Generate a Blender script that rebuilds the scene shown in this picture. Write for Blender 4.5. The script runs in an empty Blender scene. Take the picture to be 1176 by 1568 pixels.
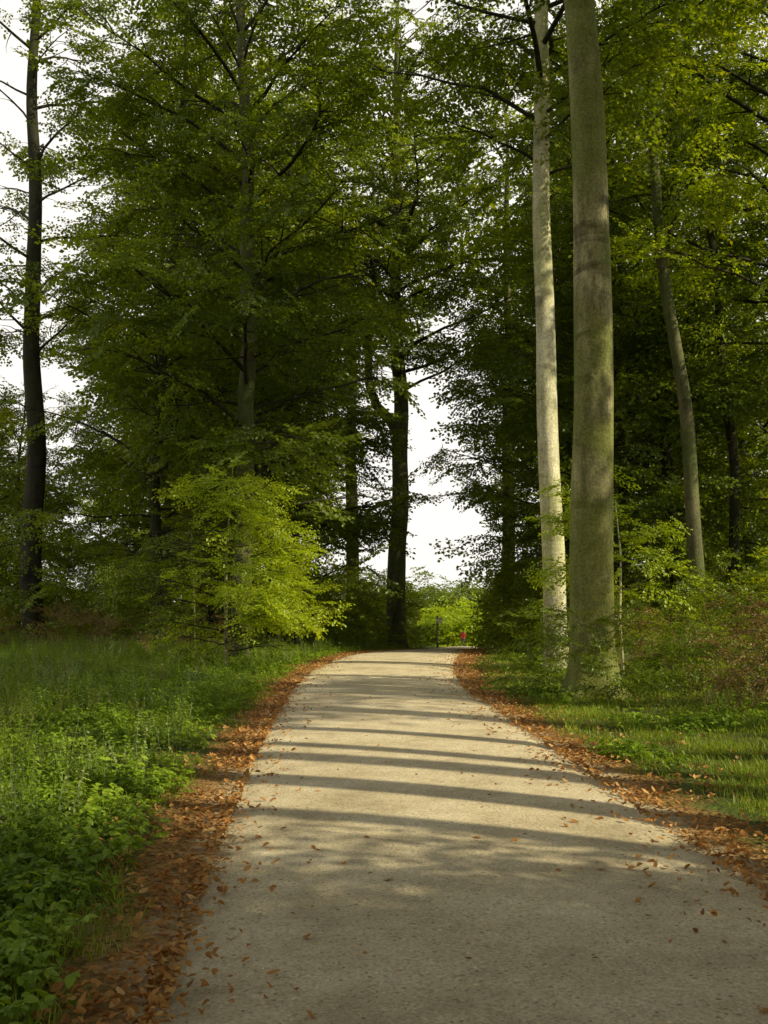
import bpy, math, random
import numpy as np
from mathutils import Vector, noise
rng=np.random.default_rng(11); random.seed(11)
R=math.radians
scene=bpy.context.scene
scene.view_settings.view_transform='Standard'; scene.view_settings.look='None'; scene.view_settings.exposure=0

# ---------------------------------------------------------------- light
SUN_EL=R(36); SUN_AZ=R(115)      # azimuth from +Y towards +X
S=Vector((math.cos(SUN_EL)*math.sin(SUN_AZ), math.cos(SUN_EL)*math.cos(SUN_AZ), math.sin(SUN_EL)))
w=bpy.data.worlds.new("World"); scene.world=w; w.use_nodes=True
nt=w.node_tree; nt.nodes.clear()
sky=nt.nodes.new('ShaderNodeTexSky'); sky.sky_type='NISHITA'; sky.sun_disc=False
sky.sun_elevation=SUN_EL; sky.sun_rotation=SUN_AZ; sky.dust_density=3.0; sky.air_density=1.0
tcw=nt.nodes.new('ShaderNodeTexCoord'); sxw=nt.nodes.new('ShaderNodeSeparateXYZ'); mrw=nt.nodes.new('ShaderNodeMapRange')
mrw.inputs[1].default_value=.5; mrw.inputs[2].default_value=.85; mrw.inputs[3].default_value=.95; mrw.inputs[4].default_value=.1
nt.links.new(tcw.outputs['Generated'],sxw.inputs[0]); nt.links.new(sxw.outputs[2],mrw.inputs[0])
mx=nt.nodes.new('ShaderNodeMixRGB'); mx.inputs[2].default_value=(10.4,10.0,9.3,1); nt.links.new(mrw.outputs[0],mx.inputs[0])
bg=nt.nodes.new('ShaderNodeBackground'); bg.inputs[1].default_value=0.11
out=nt.nodes.new('ShaderNodeOutputWorld')
nt.links.new(sky.outputs[0],mx.inputs[1]); nt.links.new(mx.outputs[0],bg.inputs[0]); nt.links.new(bg.outputs[0],out.inputs[0])
sd=bpy.data.lights.new("sun","SUN"); sd.energy=5.0; sd.angle=R(0.6); sd.color=(1,0.91,0.64)
so=bpy.data.objects.new("sun",sd); scene.collection.objects.link(so); so.rotation_euler=S.to_track_quat('Z','Y').to_euler(); so.location=(30,-15,30)

# ---------------------------------------------------------------- camera
cd=bpy.data.cameras.new("camera"); cam=bpy.data.objects.new("camera",cd); scene.collection.objects.link(cam)
cam.location=(0,0,1.6); cam.rotation_euler=(R(90+4.68),0,0)
cd.sensor_fit='VERTICAL'; cd.sensor_height=36; cd.lens=35.3; cd.clip_end=3000; scene.camera=cam

# ---------------------------------------------------------------- terrain functions
RY=[-400,-10,0,3.7,5.6,10.3,17.6,22,27.4,33,40,46,60,110,150,200,900]
RL=[-.7,-.7,-.75,-.86,-1.03,-1.33,-1.6,-1.5,-1.05,-.3,.8,1.6,3.3,7.0,11,19,120]
RR=[2.6,2.6,2.4,2.25,2.1,1.8,1.4,1.55,2.1,2.8,3.6,4.2,5.7,10,14,22,123]
_ty=np.arange(-60,300,.25)
def _sm(v):
    a=np.interp(_ty,RY,v); k=np.exp(-np.linspace(-2.2,2.2,15)**2); k/=k.sum()
    return np.convolve(np.pad(a,7,mode='edge'),k,'valid')
_TL,_TR=_sm(RL),_sm(RR)
def xl(y): return np.where(np.asarray(y)>290,np.interp(y,RY,RL),np.interp(y,_ty,_TL))
def xr(y): return np.where(np.asarray(y)>290,np.interp(y,RY,RR),np.interp(y,_ty,_TR))
def edge(x,y): return np.maximum(xl(y)-x, x-xr(y))
def ss(a,b,v):
    t=np.clip((v-a)/(b-a),0,1); return t*t*(3-2*t)
def sp(v,k): return k*np.logaddexp(0,np.asarray(v,float)/k)
def Hh(x,y):
    x=np.asarray(x,float); y=np.asarray(y,float)
    h=-0.05*(sp(y-28,2.5)-sp(y-190,10))
    e=edge(x,y); right=(x>xr(y))
    off=ss(0.1,1.8,e)
    h=h+off*(0.05*np.sin(x*.9+y*.31)+0.04*np.sin(y*.83-x*.4+1)+0.02*np.sin(x*2.3+y*1.7))
    h=h+np.where(right, 0.55*ss(1.8,6,e)+0.5*ss(6,16,e), 0.12*ss(1.5,5,e)+0.2*ss(6,16,e))
    return h

# ---------------------------------------------------------------- mesh helpers
class MB:
    def __init__(s): s.v=[];s.f=[];s.n=0;s.m=[];s.a=[]
    def add(s,v,f,m=0,a=0.5):
        v=np.asarray(v,float); s.v.append(v)
        for q in f:
            s.f.append(tuple(int(i)+s.n for i in q)); s.m.append(m); s.a.append(a)
        s.n+=len(v)
    def mesh(s,name,mats,smooth=False):
        me=bpy.data.meshes.new(name)
        V=np.concatenate(s.v) if s.v else np.zeros((0,3))
        me.from_pydata(V.tolist(),[],s.f)
        for m in mats: me.materials.append(m)
        me.polygons.foreach_set('material_index',np.array(s.m,dtype=np.int32))
        if smooth: me.polygons.foreach_set('use_smooth',np.ones(len(s.f),dtype=bool))
        at=me.attributes.new('lv','FLOAT','FACE'); at.data.foreach_set('value',np.array(s.a,dtype=np.float32))
        me.update(); return me
def tube(mb,P,Rr,sides,m=0,cap=False,lobes=None):
    P=np.asarray(P,float); Rr=np.asarray(Rr,float); n=len(P)
    T=np.gradient(P,axis=0); T/= (np.linalg.norm(T,axis=1)[:,None]+1e-9)
    ref=np.array([1.,0,0]) if abs(T[0,2])>.7 else np.array([0,0,1.])
    A=np.cross(T,ref); A/= (np.linalg.norm(A,axis=1)[:,None]+1e-9); B=np.cross(T,A)
    th=np.linspace(0,2*np.pi,sides,endpoint=False)
    rad=Rr[:,None]*np.ones(sides)[None]
    if lobes is not None: rad=rad*lobes(P[:,2][:,None],th[None])
    V=P[:,None]+rad[...,None]*(np.cos(th)[None,:,None]*A[:,None]+np.sin(th)[None,:,None]*B[:,None])
    F=[]
    for i in range(n-1):
        for j in range(sides):
            k=(j+1)%sides
            F.append((i*sides+j,i*sides+k,(i+1)*sides+k,(i+1)*sides+j))
    if cap:
        F.append(tuple(range(sides))[::-1]); F.append(tuple((n-1)*sides+j for j in range(sides)))
    mb.add(V.reshape(-1,3),F,m)
def link(o,parent=None):
    scene.collection.objects.link(o)
    if parent: o.parent=parent
    return o

# ---------------------------------------------------------------- materials
def newmat(name):
    m=bpy.data.materials.new(name); m.use_nodes=True; t=m.node_tree; t.nodes.clear()
    o=t.nodes.new('ShaderNodeOutputMaterial'); return m,t,o
def N(t,k,**kw):
    n=t.nodes.new(k)
    for a,b in kw.items(): setattr(n,a,b)
    return n
def ramp(t,cols,interp='LINEAR'):
    r=t.nodes.new('ShaderNodeValToRGB'); r.color_ramp.interpolation=interp; e=r.color_ramp.elements
    e[0].position,e[0].color=cols[0][0],(*cols[0][1],1); e[1].position,e[1].color=cols[-1][0],(*cols[-1][1],1)
    for p,c in cols[1:-1]:
        x=e.new(p); x.color=(*c,1)
    return r
def leafmat(name,cols,trans=0.45,rough=0.4,yel=(1.6,1.5,0.5),mixr=.5,gloss=.035):
    m,t,o=newmat(name)
    at=N(t,'ShaderNodeAttribute',attribute_name='lv'); oi=N(t,'ShaderNodeObjectInfo')
    a=N(t,'ShaderNodeMath',operation='MULTIPLY'); a.inputs[1].default_value=1-mixr
    b=N(t,'ShaderNodeMath',operation='MULTIPLY_ADD'); b.inputs[1].default_value=mixr
    t.links.new(at.outputs['Fac'],a.inputs[0]); t.links.new(oi.outputs['Random'],b.inputs[0]); t.links.new(a.outputs[0],b.inputs[2])
    r=ramp(t,cols); t.links.new(b.outputs[0],r.inputs[0])
    p=N(t,'ShaderNodeBsdfDiffuse'); t.links.new(r.outputs[0],p.inputs['Color'])
    mu=N(t,'ShaderNodeMixRGB',blend_type='MULTIPLY'); mu.inputs[0].default_value=1; mu.inputs[2].default_value=(*yel,1)
    t.links.new(r.outputs[0],mu.inputs[1])
    tr=N(t,'ShaderNodeBsdfTranslucent'); t.links.new(mu.outputs[0],tr.inputs[0])
    mi=N(t,'ShaderNodeMixShader'); mi.inputs[0].default_value=trans
    t.links.new(p.outputs[0],mi.inputs[1]); t.links.new(tr.outputs[0],mi.inputs[2])
    gl=N(t,'ShaderNodeBsdfGlossy'); gl.inputs['Roughness'].default_value=rough; gl.inputs['Color'].default_value=(.8,.85,.7,1)
    mg=N(t,'ShaderNodeMixShader'); mg.inputs[0].default_value=gloss; t.links.new(mi.outputs[0],mg.inputs[1]); t.links.new(gl.outputs[0],mg.inputs[2])
    t.links.new(mg.outputs[0],o.inputs[0])
    return m
M_leaf=leafmat('beech_leaf',[(0,(.060,.098,.006)),(.45,(.118,.175,.010)),(.8,(.23,.29,.015)),(.93,(.32,.33,.02)),(1,(.44,.30,.03))],trans=.48,yel=(2.0,1.75,.35),mixr=.25)
M_leafY=leafmat('young_beech_leaf',[(0,(.23,.32,.012)),(.6,(.36,.46,.018)),(1,(.46,.53,.03))],trans=.5,yel=(1.5,1.4,.3),mixr=.25)
M_grass=leafmat('grass_blade',[(0,(.11,.15,.012)),(.6,(.25,.34,.02)),(1,(.42,.45,.07))],trans=.35)
M_dry=leafmat('dry_grass',[(0,(.18,.155,.05)),(.6,(.34,.29,.11)),(1,(.50,.43,.22))],trans=.3,yel=(1.1,1,.8))
M_weed=leafmat('weed_leaf',[(0,(.095,.155,.012)),(.6,(.205,.31,.02)),(1,(.34,.45,.04))],trans=.35)
M_weedp=leafmat('pale_weed_leaf',[(0,(.20,.25,.08)),(.6,(.31,.37,.13)),(1,(.43,.48,.20))],trans=.3,yel=(1.2,1.2,.8))
M_fern=leafmat('bracken_leaf',[(0,(.12,.08,.02)),(.5,(.25,.17,.045)),(1,(.31,.29,.07))],trans=.3,yel=(1.3,1,.6))
M_litter=leafmat('fallen_leaf',[(0,(.15,.065,.022)),(.4,(.32,.15,.042)),(.75,(.48,.25,.075)),(1,(.60,.40,.17))],trans=.12,rough=.6,yel=(1.3,.9,.5),gloss=.02)
def barkmat(name,dark,light,moss,mossamt=.5,bump=.25,lines=.5):
    m,t,o=newmat(name)
    tc=N(t,'ShaderNodeTexCoord')
    mp=N(t,'ShaderNodeMapping'); mp.inputs['Scale'].default_value=(3,3,.8); t.links.new(tc.outputs['Object'],mp.inputs[0])
    n1=N(t,'ShaderNodeTexNoise'); n1.inputs['Scale'].default_value=1.3; n1.inputs['Detail'].default_value=9; n1.inputs['Roughness'].default_value=.7
    t.links.new(mp.outputs[0],n1.inputs[0])
    r1=ramp(t,[(.36,dark),(.64,light)]); t.links.new(n1.outputs[0],r1.inputs[0])
    mp2=N(t,'ShaderNodeMapping'); mp2.inputs['Scale'].default_value=(1.0,1.0,3.6); t.links.new(tc.outputs['Object'],mp2.inputs[0])
    n2=N(t,'ShaderNodeTexNoise'); n2.inputs['Scale'].default_value=1.0; n2.inputs['Detail'].default_value=8; n2.inputs['Distortion'].default_value=.5; t.links.new(mp2.outputs[0],n2.inputs[0])
    r2=ramp(t,[(.36,(.35,.35,.33)),(.44,(1,1,1))]); t.links.new(n2.outputs[0],r2.inputs[0])
    mu=N(t,'ShaderNodeMixRGB',blend_type='MULTIPLY'); mu.inputs[0].default_value=lines; t.links.new(r1.outputs[0],mu.inputs[1]); t.links.new(r2.outputs[0],mu.inputs[2])
    n3=N(t,'ShaderNodeTexNoise'); n3.inputs['Scale'].default_value=.8; n3.inputs['Detail'].default_value=6; t.links.new(tc.outputs['Object'],n3.inputs[0])
    r3=ramp(t,[(.38,(0,0,0)),(.56,(mossamt,)*3)]); t.links.new(n3.outputs[0],r3.inputs[0])
    mm=N(t,'ShaderNodeMixRGB'); t.links.new(r3.outputs[0],mm.inputs[0]); t.links.new(mu.outputs[0],mm.inputs[1]); mm.inputs[2].default_value=(*moss,1)
    n4=N(t,'ShaderNodeTexNoise'); n4.inputs['Scale'].default_value=26; n4.inputs['Detail'].default_value=6; t.links.new(tc.outputs['Object'],n4.inputs[0])
    r4=ramp(t,[(.3,(.65,.65,.65)),(.7,(1.25,1.25,1.25))]); t.links.new(n4.outputs[0],r4.inputs[0])
    m5=N(t,'ShaderNodeMixRGB',blend_type='MULTIPLY'); m5.inputs[0].default_value=1; t.links.new(mm.outputs[0],m5.inputs[1]); t.links.new(r4.outputs[0],m5.inputs[2])
    p=N(t,'ShaderNodeBsdfPrincipled'); p.inputs['Roughness'].default_value=.85; p.inputs['Specular IOR Level'].default_value=.2
    t.links.new(m5.outputs[0],p.inputs['Base Color'])
    ad=N(t,'ShaderNodeMath',operation='MULTIPLY_ADD'); ad.inputs[1].default_value=.25; t.links.new(n4.outputs[0],ad.inputs[0]); t.links.new(n1.outputs[0],ad.inputs[2])
    bp=N(t,'ShaderNodeBump'); bp.inputs['Strength'].default_value=bump; bp.inputs['Distance'].default_value=.06
    t.links.new(ad.outputs[0],bp.inputs['Height']); t.links.new(bp.outputs[0],p.inputs['Normal'])
    t.links.new(p.outputs[0],o.inputs[0]); return m
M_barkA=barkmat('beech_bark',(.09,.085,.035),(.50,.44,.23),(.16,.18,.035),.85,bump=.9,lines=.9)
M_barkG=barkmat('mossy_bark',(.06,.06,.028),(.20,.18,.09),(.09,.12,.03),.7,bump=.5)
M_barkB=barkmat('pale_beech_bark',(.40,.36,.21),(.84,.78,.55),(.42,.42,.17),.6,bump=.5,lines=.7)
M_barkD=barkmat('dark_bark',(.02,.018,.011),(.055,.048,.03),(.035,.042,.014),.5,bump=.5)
def plain(name,c,rough=.7):
    m,t,o=newmat(name); n=N(t,'ShaderNodeTexNoise'); n.inputs['Scale'].default_value=12; n.inputs['Detail'].default_value=5
    tc=N(t,'ShaderNodeTexCoord'); t.links.new(tc.outputs['Object'],n.inputs[0])
    r=ramp(t,[(.3,tuple(v*.75 for v in c)),(.7,tuple(min(1,v*1.2) for v in c))]); t.links.new(n.outputs[0],r.inputs[0])
    p=N(t,'ShaderNodeBsdfPrincipled'); p.inputs['Roughness'].default_value=rough; t.links.new(r.outputs[0],p.inputs['Base Color']); t.links.new(p.outputs[0],o.inputs[0]); return m
M_twig=plain('twig',(.06,.045,.03))

# ground material
m,t,o=newmat('forest_floor'); M_ground=m
tc=N(t,'ShaderNodeTexCoord'); at=N(t,'ShaderNodeAttribute',attribute_name='edge')
n1=N(t,'ShaderNodeTexNoise'); n1.inputs['Scale'].default_value=1.6; n1.inputs['Detail'].default_value=9; n1.inputs['Roughness'].default_value=.7; t.links.new(tc.outputs['Object'],n1.inputs[0])
v1=N(t,'ShaderNodeTexVoronoi'); v1.inputs['Scale'].default_value=30; t.links.new(tc.outputs['Object'],v1.inputs[0])
lr=ramp(t,[(0,(.09,.05,.02)),(.4,(.23,.13,.045)),(.7,(.38,.21,.07)),(1,(.18,.12,.05))]); t.links.new(v1.outputs['Color'],lr.inputs[0])
gr=ramp(t,[(.3,(.07,.055,.018)),(.5,(.07,.09,.02)),(.7,(.12,.15,.025))]); t.links.new(n1.outputs[0],gr.inputs[0])
ma=N(t,'ShaderNodeMath',operation='MULTIPLY_ADD'); ma.inputs[1].default_value=1.2; ma.inputs[2].default_value=-.6; t.links.new(n1.outputs[0],ma.inputs[0])
ad=N(t,'ShaderNodeMath',operation='ADD'); t.links.new(ma.outputs[0],ad.inputs[0]); t.links.new(at.outputs['Fac'],ad.inputs[1])
mr=N(t,'ShaderNodeMapRange'); mr.inputs[1].default_value=.25; mr.inputs[2].default_value=.6; t.links.new(ad.outputs[0],mr.inputs[0])
mi=N(t,'ShaderNodeMixRGB'); t.links.new(mr.outputs[0],mi.inputs[0]); t.links.new(lr.outputs[0],mi.inputs[1]); t.links.new(gr.outputs[0],mi.inputs[2])
mr2=N(t,'ShaderNodeMapRange'); mr2.inputs[1].default_value=-.02; mr2.inputs[2].default_value=.18; mr2.inputs[3].default_value=1; mr2.inputs[4].default_value=0; t.links.new(ad.outputs[0],mr2.inputs[0])
mi2=N(t,'ShaderNodeMixRGB'); mi2.inputs[2].default_value=(.44,.35,.21,1); t.links.new(mr2.outputs[0],mi2.inputs[0]); t.links.new(mi.outputs[0],mi2.inputs[1])
p=N(t,'ShaderNodeBsdfPrincipled'); p.inputs['Roughness'].default_value=.95; p.inputs['Specular IOR Level'].default_value=.1
bp=N(t,'ShaderNodeBump'); bp.inputs['Strength'].default_value=.6; bp.inputs['Distance'].default_value=.04; t.links.new(v1.outputs['Distance'],bp.inputs['Height']); t.links.new(bp.outputs[0],p.inputs['Normal'])
t.links.new(mi2.outputs[0],p.inputs['Base Color']); t.links.new(p.outputs[0],o.inputs[0])
# road material
m,t,o=newmat('gravel_path'); M_road=m
tc=N(t,'ShaderNodeTexCoord')
n1=N(t,'ShaderNodeTexNoise'); n1.inputs['Scale'].default_value=1.1; n1.inputs['Detail'].default_value=10; n1.inputs['Roughness'].default_value=.75; t.links.new(tc.outputs['Object'],n1.inputs[0])
n2=N(t,'ShaderNodeTexNoise'); n2.inputs['Scale'].default_value=60; n2.inputs['Detail'].default_value=8; n2.inputs['Roughness'].default_value=.85; t.links.new(tc.outputs['Object'],n2.inputs[0])
v=N(t,'ShaderNodeTexVoronoi'); v.inputs['Scale'].default_value=65; t.links.new(tc.outputs['Object'],v.inputs[0])
r1=ramp(t,[(.32,(.52,.42,.26)),(.5,(.78,.65,.42)),(.68,(.96,.83,.58))]); t.links.new(n1.outputs[0],r1.inputs[0])
r2=ramp(t,[(.32,(.34,.32,.29)),(.5,(.95,.95,.95)),(.68,(1.2,1.2,1.2))]); t.links.new(n2.outputs[0],r2.inputs[0])
mu=N(t,'ShaderNodeMixRGB',blend_type='MULTIPLY'); mu.inputs[0].default_value=1; t.links.new(r1.outputs[0],mu.inputs[1]); t.links.new(r2.outputs[0],mu.inputs[2])
r3=ramp(t,[(.0,(.3,.28,.25)),(.2,(.88,.88,.88)),(.85,(1,1,1)),(1,(1.3,1.27,1.25))]); t.links.new(v.outputs['Color'],r3.inputs[0])
mu2=N(t,'ShaderNodeMixRGB',blend_type='MULTIPLY'); mu2.inputs[0].default_value=.95; t.links.new(mu.outputs[0],mu2.inputs[1]); t.links.new(r3.outputs[0],mu2.inputs[2])
p=N(t,'ShaderNodeBsdfPrincipled'); p.inputs['Roughness'].default_value=.9; p.inputs['Specular IOR Level'].default_value=.2
adr=N(t,'ShaderNodeMath',operation='MULTIPLY_ADD'); adr.inputs[1].default_value=3.0; t.links.new(n1.outputs[0],adr.inputs[0]); t.links.new(n2.outputs[0],adr.inputs[2])
bp=N(t,'ShaderNodeBump'); bp.inputs['Strength'].default_value=.9; bp.inputs['Distance'].default_value=.018; t.links.new(adr.outputs[0],bp.inputs['Height']); t.links.new(bp.outputs[0],p.inputs['Normal'])
t.links.new(mu2.outputs[0],p.inputs['Base Color']); t.links.new(p.outputs[0],o.inputs[0])

# ---------------------------------------------------------------- ground & road
gx=np.concatenate([-np.geomspace(900,16,22),np.arange(-15,15.01,.25),np.geomspace(16,900,22)])
gy=np.concatenate([-np.geomspace(400,12,12),np.arange(-10,60,.3),np.geomspace(61,1200,40)])
X,Y=np.meshgrid(gx,gy); E=edge(X,Y); Z=Hh(X,Y)-0.03*ss(0.0,.3,-E)
nx,ny=len(gx),len(gy)
me=bpy.data.meshes.new('ground')
idx=np.arange(nx*ny).reshape(ny,nx)
F=np.stack([idx[:-1,:-1],idx[:-1,1:],idx[1:,1:],idx[1:,:-1]],-1).reshape(-1,4)
me.from_pydata(np.stack([X,Y,Z],-1).reshape(-1,3).tolist(),[],F.tolist())
me.polygons.foreach_set('use_smooth',np.ones(len(F),dtype=bool))
a=me.attributes.new('edge','FLOAT','POINT'); a.data.foreach_set('value',E.reshape(-1).astype(np.float32))
me.materials.append(M_ground); link(bpy.data.objects.new('ground',me))
ry=np.concatenate([np.arange(-12,60,.1),np.geomspace(60.3,300,80)]); k=15
XX=[]
for y in ry:
    a0=float(xl(y))+.08*noise.noise(Vector((0,y*.8,0)))+.08*noise.noise(Vector((0,y*4,3)))+.05*noise.noise(Vector((0,y*11,3)))
    b0=float(xr(y))+.08*noise.noise(Vector((9,y*.8,0)))+.08*noise.noise(Vector((9,y*4,3)))+.05*noise.noise(Vector((5,y*11,3)))
    XX.append(np.linspace(a0,b0,k))
XX=np.array(XX); YY=np.repeat(ry[:,None],k,1)
off=np.full(k,.012); off[0]=off[-1]=-.02
crown_=.03*np.sin(np.linspace(0,np.pi,k))
ZZ=Hh((XX[:,:1]+XX[:,-1:])/2+0*XX,YY)+off+crown_
me=bpy.data.meshes.new('gravel_path'); idx=np.arange(len(ry)*k).reshape(-1,k)
F=np.stack([idx[:-1,:-1],idx[:-1,1:],idx[1:,1:],idx[1:,:-1]],-1).reshape(-1,4)
me.from_pydata(np.stack([XX,YY,ZZ],-1).reshape(-1,3).tolist(),[],F.tolist()); me.polygons.foreach_set('use_smooth',np.ones(len(F),dtype=bool))
me.materials.append(M_road); link(bpy.data.objects.new('gravel_path',me))

# ---------------------------------------------------------------- leaf-cluster sources
def leaf4(mb,p,d,side,L,W,m,a,curl=.15):
    n=np.cross(d,side); n/=np.linalg.norm(n)+1e-9
    P=np.array([p,p+d*L*.45+side*W*.5+n*W*curl,p+d*L,p+d*L*.45-side*W*.5+n*W*curl])
    mb.add(P,[(0,1,2),(0,2,3)],m,a)
def leaf8(mb,p,d,side,L,W,m,a,curl=.15,droop=.2):
    n=np.cross(d,side); n/=np.linalg.norm(n)+1e-9
    def c(u,s): return p+d*L*u+side*s*W*.5+n*(abs(s)*W*curl)-n*droop*L*u*u
    P=[c(0,0),c(.2,.75),c(.5,1),c(.8,.6),c(1,0),c(.8,-.6),c(.5,-1),c(.2,-.75),c(.35,0),c(.7,0)]
    mb.add(np.array(P),[(0,1,8),(1,2,8),(2,9,8),(2,3,9),(3,4,9),(4,5,9),(5,6,9),(6,8,9),(6,7,8),(7,0,8)],m,a)
def basis(yaw,pitch,roll=0):
    cy,sy=math.cos(yaw),math.sin(yaw); cp,s_=math.cos(pitch),math.sin(pitch)
    d=np.array([cy*cp,sy*cp,s_]); side=np.array([-sy,cy,0]); up=np.cross(d,side)
    return d, side*math.cos(roll)+up*math.sin(roll)
def spray(L=1.15,ll=.105,seed=0,k=8,space=.06,lay=.25,W=.68):
    r=random.Random(seed); mb=MB()
    def tw(a,b,w0):
        a=np.array(a);b=np.array(b); mb.add([a+[0,0,w0],a-[0,0,w0],b],[(0,1,2)],1)
    main=lambda t: np.array([L*t, .05*math.sin(t*4+seed), -.14*L*t*t])
    tw(main(0),main(.5),.006); tw(main(.5),main(1),.003)
    twigs=[]
    for i in range(k):
        t=.08+.8*i/k; s=1 if i%2 else -1; yaw=s*R(r.uniform(38,65)); ln=L*(.5*(1-t)+.18)*r.uniform(.8,1.15)
        a0=main(t); b0=a0+np.array([math.cos(yaw)*ln,math.sin(yaw)*ln,r.uniform(-1.2,.7)*lay*ln]); tw(a0,b0,.004); twigs.append((a0,b0,yaw,ln))
    twigs.append((main(.5),main(1),0,L*.5)); twigs.append((main(.08),main(.5),0,L*.42))
    for a0,b0,yaw,ln in twigs:
        n=max(2,int(ln/space))
        for j in range(n):
            u=(j+.6)/n; s=1 if j%2 else -1; p=a0+(b0-a0)*min(u,1)+np.array([0,0,r.gauss(0,.012)])
            y2=yaw+s*R(r.uniform(25,70))*(1 if u<.93 else .1)
            d,sd_=basis(y2,r.uniform(-.75,.25),r.uniform(-.8,.8)); q=ll*r.uniform(.75,1.2)
            leaf4(mb,p,d,sd_,q,q*W,0,r.random())
    return (np.concatenate(mb.v),np.array(mb.f),np.array(mb.m),np.array(mb.a))
SP_leaf=[spray(seed=i,W=.75,ll=.11) for i in range(5)]
SP_young=[spray(seed=10+i,L=.9,ll=.10) for i in range(4)]
SP_coarse=[spray(seed=30+i,k=6,space=.10,ll=.15,W=.75) for i in range(4)]
SP_fern=[spray(seed=20+i,ll=.05,L=.7,space=.035) for i in range(3)]
def bake(name,S_,variants,mat):
    """join the leaf sprays of one crown into a single mesh"""
    A=np.array(S_); n=len(A); which=rng.integers(0,len(variants),n); Vs=[];Fs=[];Ms=[];As=[];base=0
    for vi,(V,F,Mi,Av) in enumerate(variants):
        B=A[which==vi]; k=len(B)
        if not k: continue
        rx,ry_,rz=B[:,3],B[:,4],B[:,5]; cx,sx,cy,sy,cz,sz=np.cos(rx),np.sin(rx),np.cos(ry_),np.sin(ry_),np.cos(rz),np.sin(rz)
        M=np.empty((k,3,3)); M[:,0,0]=cz*cy; M[:,0,1]=cz*sy*sx-sz*cx; M[:,0,2]=cz*sy*cx+sz*sx
        M[:,1,0]=sz*cy; M[:,1,1]=sz*sy*sx+cz*cx; M[:,1,2]=sz*sy*cx-cz*sx; M[:,2,0]=-sy; M[:,2,1]=cy*sx; M[:,2,2]=cy*cx
        W_=np.einsum('kij,vj->kvi',M,V)*B[:,6][:,None,None]+B[:,None,:3]
        Vs.append(W_.reshape(-1,3)); nf=len(V)
        Fs.append((F[None]+base+(np.arange(k)*nf)[:,None,None]).reshape(-1,3)); base+=k*nf
        Ms.append(np.tile(Mi,k)); As.append((.55*Av[None]+.45*rng.random(k)[:,None]).reshape(-1))
    V=np.concatenate(Vs);F=np.concatenate(Fs);Mi=np.concatenate(Ms);Av=np.concatenate(As)
    me=bpy.data.meshes.new(name); me.vertices.add(len(V)); me.vertices.foreach_set('co',V.astype(np.float32).reshape(-1))
    me.loops.add(len(F)*3); me.loops.foreach_set('vertex_index',F.astype(np.int32).reshape(-1))
    me.polygons.add(len(F)); me.polygons.foreach_set('loop_start',(np.arange(len(F))*3).astype(np.int32))
    me.materials.append(mat); me.materials.append(M_twig); me.polygons.foreach_set('material_index',Mi.astype(np.int32))
    at=me.attributes.new('lv','FLOAT','FACE'); at.data.foreach_set('value',Av.astype(np.float32)); me.update(calc_edges=True)
    return me
def mkcoll(name,meshes):
    c=bpy.data.collections.new(name)
    for me in meshes: c.objects.link(bpy.data.objects.new(me.name,me))
    return c
def grass(name,mat,n,h0,h1,w,spread,seed,lean=.5):
    r=random.Random(seed); mb=MB()
    for i in range(n):
        a=r.uniform(0,6.28); rr=spread*math.sqrt(r.random()); p=np.array([rr*math.cos(a),rr*math.sin(a),-.02]); h=r.uniform(h0,h1)
        a2=r.uniform(0,6.28); dv=np.array([math.cos(a2),math.sin(a2),0]); sv=np.array([-math.sin(a2),math.cos(a2),0]); ln=r.uniform(.1,lean)*h
        pts=[p+dv*ln*u*u+np.array([0,0,h*(u-.25*u*u*lean)]) for u in (0,.5,1)]
        V=[]
        for q,ww in zip(pts[:2],[w,w*.85]): V+= [q-sv*ww/2,q+sv*ww/2]
        V.append(pts[2]); mb.add(np.array(V),[(0,1,3,2),(2,3,4)],0,r.random())
    return mb.mesh(name,[mat])
C_grass=mkcoll('grass_tufts',[grass(f'grass_tuft_{i:02d}',M_grass,80,.05,.19,.007,.34,i,.8) for i in range(3)])
def tall(name,mat,seed):
    r=random.Random(seed); mb=MB()
    for i in range(7):
        a=r.uniform(0,6.28); p=np.array([.1*math.cos(a),.1*math.sin(a),0]); h=r.uniform(.35,.75); a2=r.uniform(0,6.28); dv=np.array([math.cos(a2),math.sin(a2),0])
        pts=[p+dv*.3*h*u**2.5+np.array([0,0,h*u*(1-.12*u)]) for u in np.linspace(0,1,4)]
        tube(mb,pts,[.003,.0022,.0015,.001],3)
        for j in range(9):
            u=.78+.22*j/9; q=p+dv*.3*h*u**2.5+np.array([0,0,h*u*(1-.12*u)]); d,s_=basis(r.uniform(0,6.28),r.uniform(-.3,.9)); leaf4(mb,q,d,s_,.035,.006,0,r.random())
    g=grass(name+'g',mat,14,.2,.45,.008,.12,seed+50,.9)
    V=np.zeros(len(g.vertices)*3); g.vertices.foreach_get('co',V); mb.add(V.reshape(-1,3),[tuple(q.vertices) for q in g.polygons],0,.4)
    return mb.mesh(name,[mat])
C_tall=mkcoll('tall_grass',[tall('tall_grass_00',M_grass,1),tall('tall_grass_01',M_dry,2),tall('tall_grass_02',M_dry,3),tall('tall_grass_03',M_grass,4)])
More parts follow.
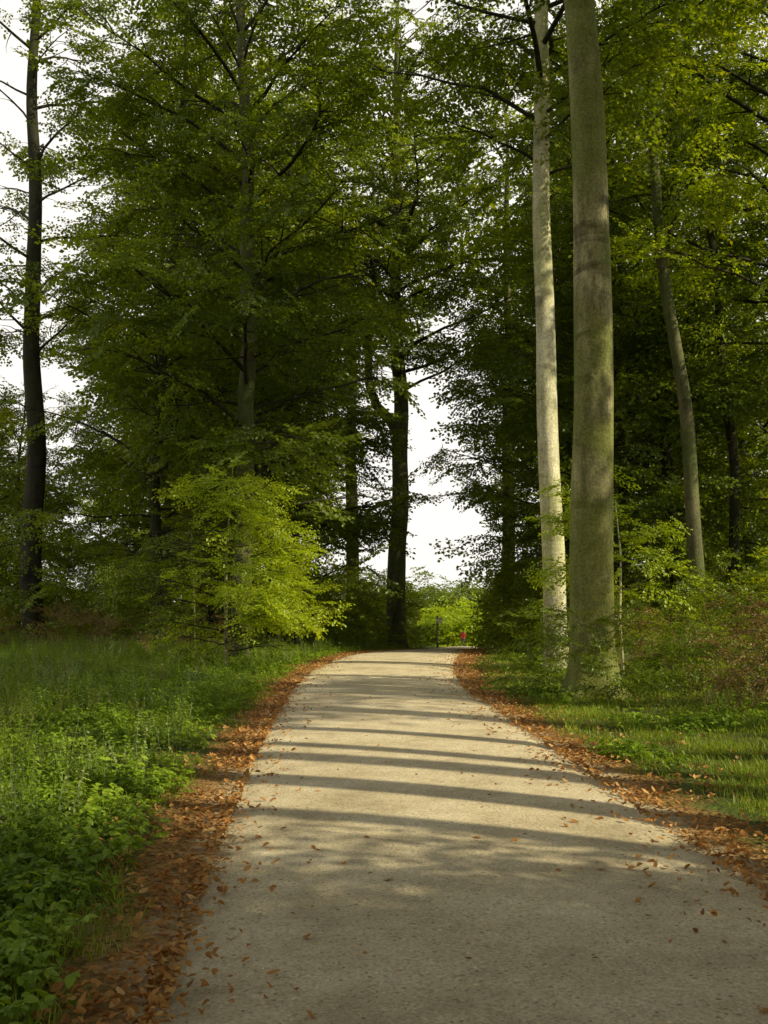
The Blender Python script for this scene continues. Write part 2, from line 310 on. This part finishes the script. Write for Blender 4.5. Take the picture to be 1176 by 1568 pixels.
def nettle(name,mat,seed,h=.6,ll=.075):
    r=random.Random(seed); mb=MB()
    for s in range(4):
        a=r.uniform(0,6.28); q_=r.uniform(.05,.2); p=np.array([q_*math.cos(a),q_*math.sin(a),0]); hh=h*r.uniform(.6,1.1); dv=np.array([math.cos(a),math.sin(a),0])*.15*hh
        tube(mb,[p,p+dv*.3+[0,0,hh*.5],p+dv+[0,0,hh]],[.004,.003,.002],4,0)
        n=int(hh/.055)
        for j in range(n):
            u=(j+1)/n; q=p+dv*u*u+np.array([0,0,hh*u])
            for k_ in (0,1):
                yaw=(j%2)*1.57+k_*3.14+r.uniform(-.4,.4)+a; d,s_=basis(yaw,r.uniform(-.6,.25),r.uniform(-.2,.2)); l=ll*(1.1-.5*u)*r.uniform(.8,1.2)
                leaf8(mb,q,d,s_,l,l*.55,0,r.random())
    return mb.mesh(name,[mat])
C_nettle=mkcoll('weed_plants',[nettle('weed_plant_00',M_weed,1),nettle('weed_plant_01',M_weed,2,.45),nettle('weed_plant_02',M_weedp,3,.6,.055),nettle('weed_plant_03',M_weed,4,.3,.06)])
def rosette(name,mat,seed):
    r=random.Random(seed); mb=MB()
    for i in range(34):
        a=r.uniform(0,6.28); rr=.3*math.sqrt(r.random()); z=r.uniform(.02,.17); q=np.array([rr*math.cos(a),rr*math.sin(a),z])
        tube(mb,[[q[0]*.8,q[1]*.8,-.01],q],[.002,.0015],3)
        y0=a+r.uniform(-.6,.6)
        for k_ in (-1,0,1):
            d,s_=basis(y0+k_*1.1,r.uniform(-.5,.3),r.uniform(-.4,.4)); l=r.uniform(.035,.07); leaf8(mb,q,d,s_,l,l*.7,0,r.random())
    return mb.mesh(name,[mat])
C_ros=mkcoll('ground_cover_plants',[rosette(f'ground_cover_{i:02d}',M_weed,i) for i in range(3)])
def litter(name,seed):
    r=random.Random(seed); mb=MB()
    l=r.uniform(.05,.075); d,s_=basis(0,0); leaf8(mb,np.array([-l/2,0,.004]),d,s_,l,l*.62,0,r.random(),curl=r.uniform(.1,.6),droop=r.uniform(-.5,.3))
    return mb.mesh(name,[M_litter])
C_lit=mkcoll('fallen_leaf_shapes',[litter(f'fallen_leaf_{i:02d}',i) for i in range(6)])

# ---------------------------------------------------------------- GN instancer
_groups={}
def gngroup(coll):
    if coll.name in _groups: return _groups[coll.name]
    g=bpy.data.node_groups.new('scatter_'+coll.name,'GeometryNodeTree')
    g.interface.new_socket('Geometry',in_out='INPUT',socket_type='NodeSocketGeometry'); g.interface.new_socket('Geometry',in_out='OUTPUT',socket_type='NodeSocketGeometry')
    i=g.nodes.new('NodeGroupInput'); o=g.nodes.new('NodeGroupOutput'); ip=g.nodes.new('GeometryNodeInstanceOnPoints')
    ci=g.nodes.new('GeometryNodeCollectionInfo'); ci.inputs['Collection'].default_value=coll; ci.inputs['Separate Children'].default_value=True; ci.inputs['Reset Children'].default_value=True
    def na(n,t):
        x=g.nodes.new('GeometryNodeInputNamedAttribute'); x.data_type=t; x.inputs['Name'].default_value=n; return [s for s in x.outputs if s.enabled and s.name=='Attribute'][0]
    m2p=g.nodes.new('GeometryNodeMeshToPoints')
    g.links.new(i.outputs[0],m2p.inputs[0]); g.links.new(m2p.outputs[0],ip.inputs['Points']); g.links.new(ci.outputs[0],ip.inputs['Instance'])
    ip.inputs['Pick Instance'].default_value=True
    g.links.new(na('idx','INT'),ip.inputs['Instance Index']); g.links.new(na('rot','FLOAT_VECTOR'),ip.inputs['Rotation']); g.links.new(na('scl','FLOAT_VECTOR'),ip.inputs['Scale'])
    g.links.new(ip.outputs[0],o.inputs[0]); _groups[coll.name]=g; return g
def scatter(name,coll,P,rot,scl,idx,parent=None):
    me=bpy.data.meshes.new(name); me.from_pydata(np.asarray(P).tolist(),[],[])
    scl=np.asarray(scl)
    if scl.ndim==1: scl=np.repeat(scl[:,None],3,1)
    a=me.attributes.new('rot','FLOAT_VECTOR','POINT'); a.data.foreach_set('vector',np.asarray(rot,dtype=np.float32).reshape(-1))
    a=me.attributes.new('scl','FLOAT_VECTOR','POINT'); a.data.foreach_set('vector',scl.astype(np.float32).reshape(-1))
    a=me.attributes.new('idx','INT','POINT'); a.data.foreach_set('value',np.asarray(idx,dtype=np.int32))
    o=bpy.data.objects.new(name,me); link(o,parent)
    md=o.modifiers.new('scatter','NODES'); md.node_group=gngroup(coll); return o

# ---------------------------------------------------------------- trees
def trunk_path(x,y,H,pts,step=.6,wig=.05,seed=0,z0=None):
    z0=float(Hh(x,y)) if z0 is None else z0; zs=np.concatenate([[-.25,0,.15,.35,.6,.9],np.arange(1.4,H+.01,step)])
    cz=[p[0] for p in pts]; ox=np.interp(zs,cz,[p[1] for p in pts]); oy=np.interp(zs,cz,[p[2] for p in pts])
    ker=np.array([.25,.5,.25])
    for _ in range(4):
        ox[1:-1]=np.convolve(ox,ker,'valid'); oy[1:-1]=np.convolve(oy,ker,'valid')
    wx=np.array([noise.noise(Vector((seed*3.1,z*.25,0))) for z in zs])*wig*np.clip(zs/3,0,1)
    wy=np.array([noise.noise(Vector((seed*3.1,z*.25,7))) for z in zs])*wig*np.clip(zs/3,0,1)
    return np.stack([x+ox+wx*2,y+oy+wy*2,z0+zs],1),zs
def limb(P0,az,el,L,r,n=6,curve=.5,jit=.15,end=R(5)):
    P=[np.array(P0,float)]; st=L/n
    for i in range(n):
        e=el-(el-end)*curve*(i/n); az+=r.gauss(0,jit); e+=r.gauss(0,jit*.6)
        P.append(P[-1]+st*np.array([math.cos(az)*math.cos(e),math.sin(az)*math.cos(e),math.sin(e)]))
    return np.array(P)
def along(P,t):
    f=t*(len(P)-1); i=min(int(f),len(P)-2); u=f-i; return P[i]*(1-u)+P[i+1]*u, P[i+1]-P[i]
def crown(mb,sp_,path,zs,H,cb,Rr,nl,subs,seed,sscale=1.0,gap=-.15,mbranch=1,azr=None,trunk_r=.2,gseed=0,spac=.62,up=1.,tilt=.38):
    r=random.Random(seed); z0=path[0,2]+.25
    for i in range(nl):
        u=(i+r.random())/nl; z=cb+(H*.93-cb)*u
        px=np.interp(z,zs,path[:,0]); py=np.interp(z,zs,path[:,1])
        az=i*2.4+r.uniform(-.6,.6) if azr is None else r.uniform(*azr)
        prof=(max(.05,1-max(0,(u-.35)/.65)**2))**.5*(.8+.2*min(1,u/.2))
        L=(Rr*prof+.3)*r.uniform(.6,1.15)
        el=R((5 if z<5 else 18)+38*up*u+r.uniform(-14,16))
        LP=limb((px,py,z0+z),az,el,L*1.08,r,6,.9,.17)
        r0=max(.012,min(trunk_r*.38*(1-.6*u),.012*L+.01))
        tube(mb,LP,np.linspace(r0,.006,len(LP)),5,mbranch)
        ns=max(3,int(subs*L/Rr)+1)
        for k in range(ns):
            t_=.2+.8*(k+r.random())/ns; p,d=along(LP,min(t_,.999)); az2=math.atan2(d[1],d[0])+(1 if k%2 else -1)*R(r.uniform(20,75)); el2=math.atan2(d[2],math.hypot(d[0],d[1]))*.5+r.uniform(-.55,.5)
            L2=(.42*L*(1.15-t_)+.4)*r.uniform(.6,1.2)
            SP=limb(p,az2,el2,L2,r,3,.8,.14,R(-12)); tube(mb,SP,np.linspace(r0*.35+.003,.003,4),3,mbranch)
            m=max(1,int(L2/(spac*sscale)+.5))
            for q in range(m+1):
                tt=(q+.4)/(m+1); pp,dd=along(SP,min(tt,.999))
                pp=pp+np.array([r.gauss(0,.1),r.gauss(0,.1),r.gauss(0,.12)])*sscale
                if noise.noise(Vector((pp[0]*.4+gseed,pp[1]*.4,pp[2]*.5)))<gap: continue
                yaw=math.atan2(dd[1],dd[0])+(1 if q%2 else -1)*r.uniform(.1,.8)
                sp_.append((*pp,r.gauss(0,tilt),r.gauss(.2,tilt*.9),yaw,sscale*r.uniform(.75,1.25)))
def treemesh(x,y,r0,H,cb,Rr,nl,subs=9,pts=((0,0,0),(30,0,0)),seed=0,sides=14,sscale=1.,gap=-.15,azr=None,top=.18,extra=None,lob=.0,wig=.12,spac=.62,up=1.,tilt=.38,z0=None,var=None,lmat=None,mat=None,name='beech_tree'):
    mb=MB(); sp_=[]
    path,zs=trunk_path(x,y,H,pts,seed=seed,wig=wig,z0=z0)
    rr=r0*(1-(1-top)*np.clip(zs/H,0,1)**1.15)+r0*.55*np.exp(-np.clip(zs,0,9)/.28)*(1 if lob else .5)
    zb=path[0,2]
    fn=lambda z,th: 1+lob*np.exp(-(z-zb)/.6)*np.cos(5*th+seed)+.025*np.sin(3*th+z*.7+seed)+.015*np.sin(2*th+z*1.9)
    tube(mb,path,rr,sides,0,lobes=fn)
    crown(mb,sp_,path,zs,H,cb,Rr,nl,subs,seed+100,sscale,gap,azr=azr,trunk_r=r0,gseed=seed*1.7,spac=spac,up=up,tilt=tilt)
    if extra: extra(mb,sp_,path,zs)
    return mb.mesh(name,[mat or M_barkD,M_barkD],True), bake('foliage',sp_,var or SP_leaf,lmat or M_leaf)
def tree(name,*a,**k):
    tm,fm=treemesh(*a,name=name,**k); o=link(bpy.data.objects.new(name,tm)); link(bpy.data.objects.new('foliage',fm),o); return o
def place(tmpl,x,y,rot,s,name='beech_tree'):
    tm,fm=tmpl; o=link(bpy.data.objects.new(name,tm)); f=link(bpy.data.objects.new('foliage',fm),o)
    o.location=(x,y,float(Hh(x,y))); o.rotation_euler=(0,0,rot); o.scale=(s,s,s); return o
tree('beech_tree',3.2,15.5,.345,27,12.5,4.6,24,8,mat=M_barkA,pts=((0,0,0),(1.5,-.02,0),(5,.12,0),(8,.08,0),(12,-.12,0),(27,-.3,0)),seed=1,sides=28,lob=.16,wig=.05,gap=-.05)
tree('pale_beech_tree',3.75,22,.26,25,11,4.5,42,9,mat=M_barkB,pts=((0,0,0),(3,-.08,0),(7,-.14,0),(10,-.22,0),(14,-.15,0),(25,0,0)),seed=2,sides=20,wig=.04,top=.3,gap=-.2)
def fork(mb,sp_,path,zs):
    z=9.6; px=np.interp(z,zs,path[:,0]); py=np.interp(z,zs,path[:,1]); b=path[0,2]+.25
    P=np.array([[px,py,b+z],[px-.45,py,b+z+.9],[px-1.1,py+.1,b+z+1.6],[px-1.45,py,b+z+2.6],[px-1.5,py,b+z+5],[px-1.1,py,b+z+9],[px-1.3,py,b+z+13]])
    tube(mb,P,[.26,.25,.22,.2,.17,.12,.05],10)
    q=np.vstack([[px,py,b-.25],P]); zq=np.concatenate([[-.25],P[:,2]-b]); crown(mb,sp_,q,zq,23,12.5,4.6,22,8,77,1.2,-.12,trunk_r=.2)
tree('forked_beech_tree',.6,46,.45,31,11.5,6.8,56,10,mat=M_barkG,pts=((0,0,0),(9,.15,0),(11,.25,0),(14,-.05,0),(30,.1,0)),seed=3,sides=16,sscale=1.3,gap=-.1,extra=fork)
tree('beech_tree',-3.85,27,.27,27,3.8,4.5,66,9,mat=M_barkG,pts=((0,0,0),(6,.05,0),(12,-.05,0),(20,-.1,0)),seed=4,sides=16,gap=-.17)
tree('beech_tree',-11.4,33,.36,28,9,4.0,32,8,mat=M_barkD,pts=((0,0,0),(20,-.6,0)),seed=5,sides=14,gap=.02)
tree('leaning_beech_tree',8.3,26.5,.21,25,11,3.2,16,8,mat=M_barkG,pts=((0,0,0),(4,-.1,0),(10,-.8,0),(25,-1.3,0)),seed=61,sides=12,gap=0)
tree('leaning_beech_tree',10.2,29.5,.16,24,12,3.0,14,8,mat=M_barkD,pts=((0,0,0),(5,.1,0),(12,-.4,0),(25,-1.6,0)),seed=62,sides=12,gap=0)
tree('overhanging_beech_tree',11.4,27,.3,24,7.5,5.4,56,9,mat=M_barkG,seed=63,sides=14,var=SP_young,lmat=M_leafY,gap=-.14,sscale=1.2)
# templates for the ordinary forest trees
wv=((0,0,0),(8,.3,0),(20,-.5,.2))
TA=treemesh(0,0,.24,27,2.8,5.2,58,8,pts=wv,seed=21,sides=10,sscale=1.25,gap=-.16,z0=0)
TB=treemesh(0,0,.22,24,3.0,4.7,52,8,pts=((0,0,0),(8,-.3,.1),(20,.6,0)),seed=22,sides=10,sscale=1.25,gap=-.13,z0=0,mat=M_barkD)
TC=treemesh(0,0,.16,14,2.0,4.4,38,8,pts=wv,seed=23,sides=10,sscale=1.2,gap=-.15,z0=0)
TF=treemesh(0,0,.28,25,1.2,6,32,6,pts=wv,seed=24,sides=8,sscale=2.1,gap=-.2,z0=0,var=SP_coarse)
TF2=treemesh(0,0,.26,21,1.2,6,28,6,pts=wv,seed=25,sides=8,sscale=2.1,gap=-.15,z0=0,var=SP_coarse)
TH=treemesh(0,0,.27,20,11.5,3.2,17,6,pts=((0,0,0),(8,.2,.1),(20,.1,0)),seed=26,sides=12,sscale=1.6,gap=-.05,z0=0,mat=M_barkG,var=SP_coarse)
TH2=treemesh(0,0,.17,20,13,2.4,11,5,pts=((0,0,0),(8,-.2,.1),(20,.1,0)),seed=27,sides=12,sscale=1.6,gap=-.05,z0=0,mat=M_barkG,var=SP_coarse)
L=[(-6.9,31,1,.88),(-6.4,38,0,1.02),(-9.6,43,1,.98),(-4.4,40,1,.95),(-15,37,2,.66),(-17,47,2,.86),(-6.0,54,0,1.1),(-10.5,60,0,.98),(-2.9,34,2,.95),(-12.5,50,1,.7),
   (8.2,46,1,1.0),(9.6,33,0,.93),(9.7,41,0,1.03),(13.6,37,1,.97),(16.2,46,2,1.1),(10.5,57,0,1.06),(14,57,1,1.05),(6.9,31,2,.9),(12.8,31,2,.95),(8.0,36,1,.9)]
for i,(x,y,t_,s) in enumerate(L): place((TA,TB,TC)[t_],x,y,i*1.9+.4,s)
for i,(x,y,t_,s) in enumerate([(7.0,1.2,1,1.0),(7.5,4.9,0,1.05),(10.0,5.0,0,1.1),(8,6.6,1,1.0),(7.2,8.3,1,1.0),(9,9.4,0,1.0),(12.5,7.6,0,1.15),(16,6.0,0,1.1),(12,-3.0,0,1.1),(14,-5.5,0,1.15),(8,12.3,1,.95),(9.2,14.9,1,1.05),(10.4,18.4,1,1.05),(8.6,3.2,1,1.05)]):
    place((TH,TH2)[t_],x,y,i*2.1,s)
place(TH,6.6,52,1.2,1.45); place(TH,-1.8,60,2.6,1.6)
place(TA,-8.5,-1,1.0,1.0); place(TF,4.5,-8,2.0,1.0); place(TF,-4,-11,2.0,1.0); place(TF,11,-9,3.0,1.0); place(TF,-14,6,3.0,.95)
tree('young_beech_tree',6.9,-.75,.11,8.5,1.3,3.5,60,8,mat=M_barkA,seed=195,sides=8,gap=-.5,var=SP_young,lmat=M_leafY,sscale=1.45)
tree('young_beech_tree',4.6,-1.6,.07,5.5,1.0,2.2,30,7,mat=M_barkA,seed=198,sides=8,gap=-.4,var=SP_young,lmat=M_leafY,sscale=1.2)
tree('young_beech_tree',-3.35,21.5,.05,4.4,.4,1.5,42,7,mat=M_barkA,seed=196,sides=8,gap=-.14,var=SP_young,lmat=M_leafY,sscale=.62,up=.1,tilt=.35)
tree('young_beech_tree',-4.7,25,.04,3.2,.5,1.4,16,6,mat=M_barkA,seed=197,sides=8,gap=-.1,var=SP_young,lmat=M_leaf,sscale=.7,up=.2,tilt=.3)
mb=MB()
tube(mb,[[4.0,16.9,float(Hh(4.0,16.9))-.1],[3.95,16.9,1.2],[4.0,16.95,2.2],[3.93,17,3.2]],[.026,.022,.016,.006],8)
sp_=[]
crown(mb,sp_,np.array([[4.0,16.9,.1],[3.95,16.9,1.2],[3.93,17,3.2]]),np.array([-.25,1,2.9]),2.9,1.2,.9,8,4,5,.6,-1,trunk_r=.02)
o=link(bpy.data.objects.new('beech_sapling',mb.mesh('beech_sapling',[M_barkB,M_barkD],True))); link(bpy.data.objects.new('foliage',bake('foliage',sp_,SP_young,M_leafY)),o)

# ---- distant forest as one object (parts are its children)
r=random.Random(5)
df=link(bpy.data.objects.new('distant_forest',None)); cnt=0
def far(x,y,s,k):
    t_=(TF,TF2)[k%2]; a=place(t_,x,y,k*1.3,s,'stem'); a.parent=df
while cnt<28:
    y=r.uniform(64,104); x=r.uniform(-.43,.45)*y; dr=x/y
    s=(r.uniform(.48,.62) if dr<-.25 else (r.uniform(.5,.72) if dr>.3 else r.uniform(1.0,1.2)))
    if -.005*y-7*s<x<.08*y+7.2*s: continue
    far(x,y,s,cnt); cnt+=1

# ---- understory shrubs
sp_=[]; r=random.Random(9)
def blob(x,y,rx,rz,n,s):
    z0=float(Hh(x,y))
    for i in range(n):
        a=r.uniform(0,6.28); u=r.random()**.5; zz=r.random(); rr=rx*u*math.sqrt(max(.05,1-(zz*.95)**2)); X_=x+rr*math.cos(a); Y_=y+rr*math.sin(a); Z_=z0+.1+rz*zz
        if noise.noise(Vector((X_*.9,Y_*.9,Z_*1.1)))<-.15: continue
        sp_.append((X_,Y_,Z_,r.gauss(0,.4),r.gauss(.05,.4),a+r.gauss(0,.5),s*r.uniform(.7,1.2)))
for i in range(46):
    y=r.uniform(30,58); x=float(xl(y))-1.8-r.random()**1.2*(.42*y)
    blob(x,y,r.uniform(1,2),r.uniform(1.2,3.4),42,1.1)
for i in range(46):
    y=r.uniform(24,56); x=float(xr(y))+2.4+r.random()**1.2*(.36*y)
    if y<27 and x<9: continue
    blob(x,y,r.uniform(1,1.8),r.uniform(1.0,3.2),42,1.1)
for (x,y,rx,rz,n) in [(6.0,44,1.5,3.6,90),(7.0,52,1.6,3.8,90),(8.4,62,2.0,4.4,100),(10.6,74,2.4,6,110),(-.8,50,1.4,3.2,80),(-.2,60,1.8,4.2,90),(.6,72,2.2,5.0,100),(13,90,2.6,7,110),(5,34,1.0,2.0,50)]:
    blob(x,y,rx,rz,n,1.2)
link(bpy.data.objects.new('understory_shrubs',bake('understory_shrubs',sp_,SP_leaf,M_leaf)))
sp_=[]
for (x,y,rx,rz,n,s) in [(3.0,14.9,.8,1.1,120,.4),(3.9,15.0,.9,1.3,140,.4),(2.6,16.2,.7,1.2,60,.42),(4.9,16,.9,1.0,80,.45),(3.2,21.0,.8,1.5,60,.5),(4.4,20.5,1.0,1.6,80,.55),(6,18,1.2,1.3,90,.55),(7.5,20,1.5,1.7,100,.6),(5.6,14.2,.8,.6,50,.4),(6.3,13,.9,.7,60,.4),(2.5,18.5,.5,.7,40,.4),(5.4,12.4,.7,.4,40,.36),(2.6,14.3,.6,.7,70,.36)]:
    blob(x,y,rx,rz,n,s)
link(bpy.data.objects.new('bramble_bushes',bake('bramble_bushes',sp_,SP_young,M_leaf)))
# bushes where the path leaves the wood
for nm,mt,n_,a0,a1,hs in (('far_hedge',M_leaf,26,-.06,.17,(6,10.5)),('far_bushes',M_leafY,7,.06,.10,(3,5.5))):
    sp_=[]
    for i in range(n_):
        y=r.uniform(140,165) if mt is M_leaf else r.uniform(120,134); x=y*(a0+(a1-a0)*(i+r.random())/n_)
        blob(x,y,r.uniform(3,4.5),r.uniform(*hs),110,2.4)
    link(bpy.data.objects.new(nm,bake(nm,sp_,SP_coarse,mt)))
sp_=[]
for i in range(36):
    y=r.uniform(12,26); x=float(xr(y))+r.uniform(3.2,9)
    blob(x,y,r.uniform(.5,1.1),r.uniform(.5,1.1),28,.75)
for i in range(18):
    y=r.uniform(24,36); x=float(xl(y))-r.uniform(4.5,14); blob(x,y,.9,1.0,26,.8)
link(bpy.data.objects.new('bracken',bake('bracken',sp_,SP_fern,M_fern)))

# ---------------------------------------------------------------- ground vegetation
def cand(n,pw=1.6,y0=1.2,y1=45):
    y=y0+(y1-y0)*rng.random(n)**pw; x=(rng.random(n)*2-1)*(.5*y+3.0); return x,y
def pn(x,y,f,s): return np.array([noise.noise(Vector((a*f,b*f,s))) for a,b in zip(x,y)])
def veg(name,coll,nc,n,rule,sc,lo,hi,pw=1.6,tilt=.12,dz=-.01):
    x,y=cand(n,pw); e=edge(x,y); rt=x>xr(y); k=rule(x,y,e,rt); x,y=x[k],y[k]; z=Hh(x,y)+dz; m=len(x)
    rot=np.stack([rng.normal(0,tilt,m),rng.normal(0,tilt,m),rng.random(m)*6.28],1)
    scatter(name,coll,np.stack([x,y,z],1),rot,sc*(lo+(hi-lo)*rng.random(m)),rng.integers(0,nc,m))
veg('verge_grass',C_grass,3,14000,lambda x,y,e,rt:(e>np.where(rt,.6,.45)+.35*pn(x,y,.8,2))&((pn(x,y,.6,1)>-.25)|(y>10))&(rt|(pn(x,y,.5,44)>-.05)|(y>16)),1,.4,1.0,pw=1.7,tilt=.08)
veg('tall_grass',C_tall,4,4500,lambda x,y,e,rt:(e>np.where(rt,2.4,1.8))&(pn(x,y,.4,5)>.02),1,.5,1.0,pw=1.4)
veg('weeds',C_nettle,4,10500,lambda x,y,e,rt:(e>np.where(rt,2.5,.8+.2*(y<8)))&(pn(x,y,.45,9)>np.where(rt,-.1,-.35)),1,.4,.95,pw=1.5)
veg('ground_cover',C_ros,3,8500,lambda x,y,e,rt:(e>.38+.3*rng.random(len(x)))&(pn(x,y,.7,14)>np.where(rt,.15,-.4)),1,.5,1.1,pw=1.9)
# fallen leaves
n=32000; y=1.5+43*rng.random(n)**1.5; side=rng.random(n)<.5
e=rng.exponential(.27,n)-.06
e=np.where(rng.random(n)<.13,-rng.exponential(.17,n),e)
farl=rng.random(n)<.15; e=np.where(farl,rng.random(n)*3.5,e)
x=np.where(side,xr(y)+e*np.where(y<9,2.0,1.3),xl(y)-e)
keep=(pn(x,y,1.1,30)>-.3+.5*rng.random(n)-.25)
rd=rng.random(n)<.007; x=np.where(rd,xl(y)+(xr(y)-xl(y))*rng.random(n),x); keep|=rd
x,y=x[keep],y[keep]; n=len(x)
ee=edge(x,y); z=Hh(x,y)+np.where(ee<0,.03,.012)+.02*rng.random(n)*(ee>.05)
scatter('fallen_leaves',C_lit,np.stack([x,y,z],1),np.stack([rng.normal(0,.3,n),rng.normal(0,.3,n),rng.random(n)*6.28],1),.4+.5*rng.random(n),rng.integers(0,6,n))

# ---------------------------------------------------------------- walker & sign
def person(x,y):
    z=float(Hh(x,y))+.02
    J={'pel':(0,0,.95,.14),'wai':(0,0,1.08,.13),'che':(0,-.02,1.30,.165),'nk':(0,-.03,1.47,.055),'hd':(0,-.04,1.56,.085),'ht':(0,-.03,1.68,.09),'top':(0,-.03,1.76,.05),
       'hl':(.10,0,.90,.10),'kl':(.11,-.14,.50,.065),'al':(.11,-.06,.10,.045),'tl':(.11,-.22,.05,.04),
       'hr':(-.10,0,.90,.10),'kr':(-.11,.10,.50,.065),'ar':(-.11,.32,.14,.045),'tr':(-.11,.20,.04,.04),
       'sl':(.19,-.02,1.40,.075),'el':(.25,.10,1.14,.05),'wl':(.24,-.02,.92,.035),'ml':(.24,-.06,.86,.035),
       'sr':(-.19,-.02,1.40,.075),'er':(-.25,-.06,1.13,.05),'wr':(-.24,-.24,.96,.035),'mr':(-.24,-.29,.91,.035)}
    Ed=[('pel','wai'),('wai','che'),('che','nk'),('nk','hd'),('hd','ht'),('ht','top'),('pel','hl'),('hl','kl'),('kl','al'),('al','tl'),('pel','hr'),('hr','kr'),('kr','ar'),('ar','tr'),('che','sl'),('sl','el'),('el','wl'),('wl','ml'),('che','sr'),('sr','er'),('er','wr'),('wr','mr')]
    for s,b in (('l','ml'),('r','mr')):
        bx,by,bz,_=J[b]
        for k in range(5):
            nm=f'f{s}{k}'; J[nm]=(bx,by-.025+.017*k if k<4 else by-.05,bz-(.085 if k<4 else .03)+.006*abs(k-1.5),.009); Ed.append((b,nm))
    ks=list(J); me=bpy.data.meshes.new('walking_person'); me.from_pydata([J[k][:3] for k in ks],[(ks.index(a),ks.index(b)) for a,b in Ed],[])
    o=link(bpy.data.objects.new('walking_person',me)); o.location=(x,y,z)
    md=o.modifiers.new('skin','SKIN')
    for i,k in enumerate(ks): me.skin_vertices[0].data[i].radius=(J[k][3],J[k][3]); me.skin_vertices[0].data[i].use_root=(k=='pel')
    o.modifiers.new('sub','SUBSURF').levels=2
    m,t,ou=newmat('walker_clothes'); tc=N(t,'ShaderNodeTexCoord'); sx=N(t,'ShaderNodeSeparateXYZ'); t.links.new(tc.outputs['Object'],sx.inputs[0])
    mr=N(t,'ShaderNodeMath',operation='MULTIPLY'); mr.inputs[1].default_value=.5; t.links.new(sx.outputs[2],mr.inputs[0])
    rp=ramp(t,[(0,(.03,.03,.03)),(.05,(.04,.045,.07)),(.44,(.42,.02,.02)),(.735,(.45,.3,.2)),(.81,(.06,.035,.02))],'CONSTANT'); t.links.new(mr.outputs[0],rp.inputs[0])
    p=N(t,'ShaderNodeBsdfPrincipled'); p.inputs['Roughness'].default_value=.8; t.links.new(rp.outputs[0],p.inputs['Base Color']); t.links.new(p.outputs[0],ou.inputs[0]); me.materials.append(m)
person(8.45,108)
mb=MB(); sx_,sy_=3.7,70; z=float(Hh(sx_,sy_))
def box(mb,c,s,m):
    c=np.array(c);s=np.array(s)/2; V=[c+s*np.array(q) for q in [(-1,-1,-1),(1,-1,-1),(1,1,-1),(-1,1,-1),(-1,-1,1),(1,-1,1),(1,1,1),(-1,1,1)]]
    mb.add(V,[(3,2,1,0),(4,5,6,7),(0,1,5,4),(1,2,6,5),(2,3,7,6),(3,0,4,7)],m)
tube(mb,[[sx_,sy_,z-.2],[sx_,sy_,z+2.2]],[.08,.075],10,0,True)
box(mb,(sx_+.12,sy_-.10,z+1.85),(.42,.03,.3),1); box(mb,(sx_+.12,sy_-.09,z+2.03),(.48,.08,.04),0)
link(bpy.data.objects.new('trail_sign',mb.mesh('trail_sign',[plain('sign_wood',(.06,.045,.03)),plain('sign_panel',(.2,.19,.13))])))
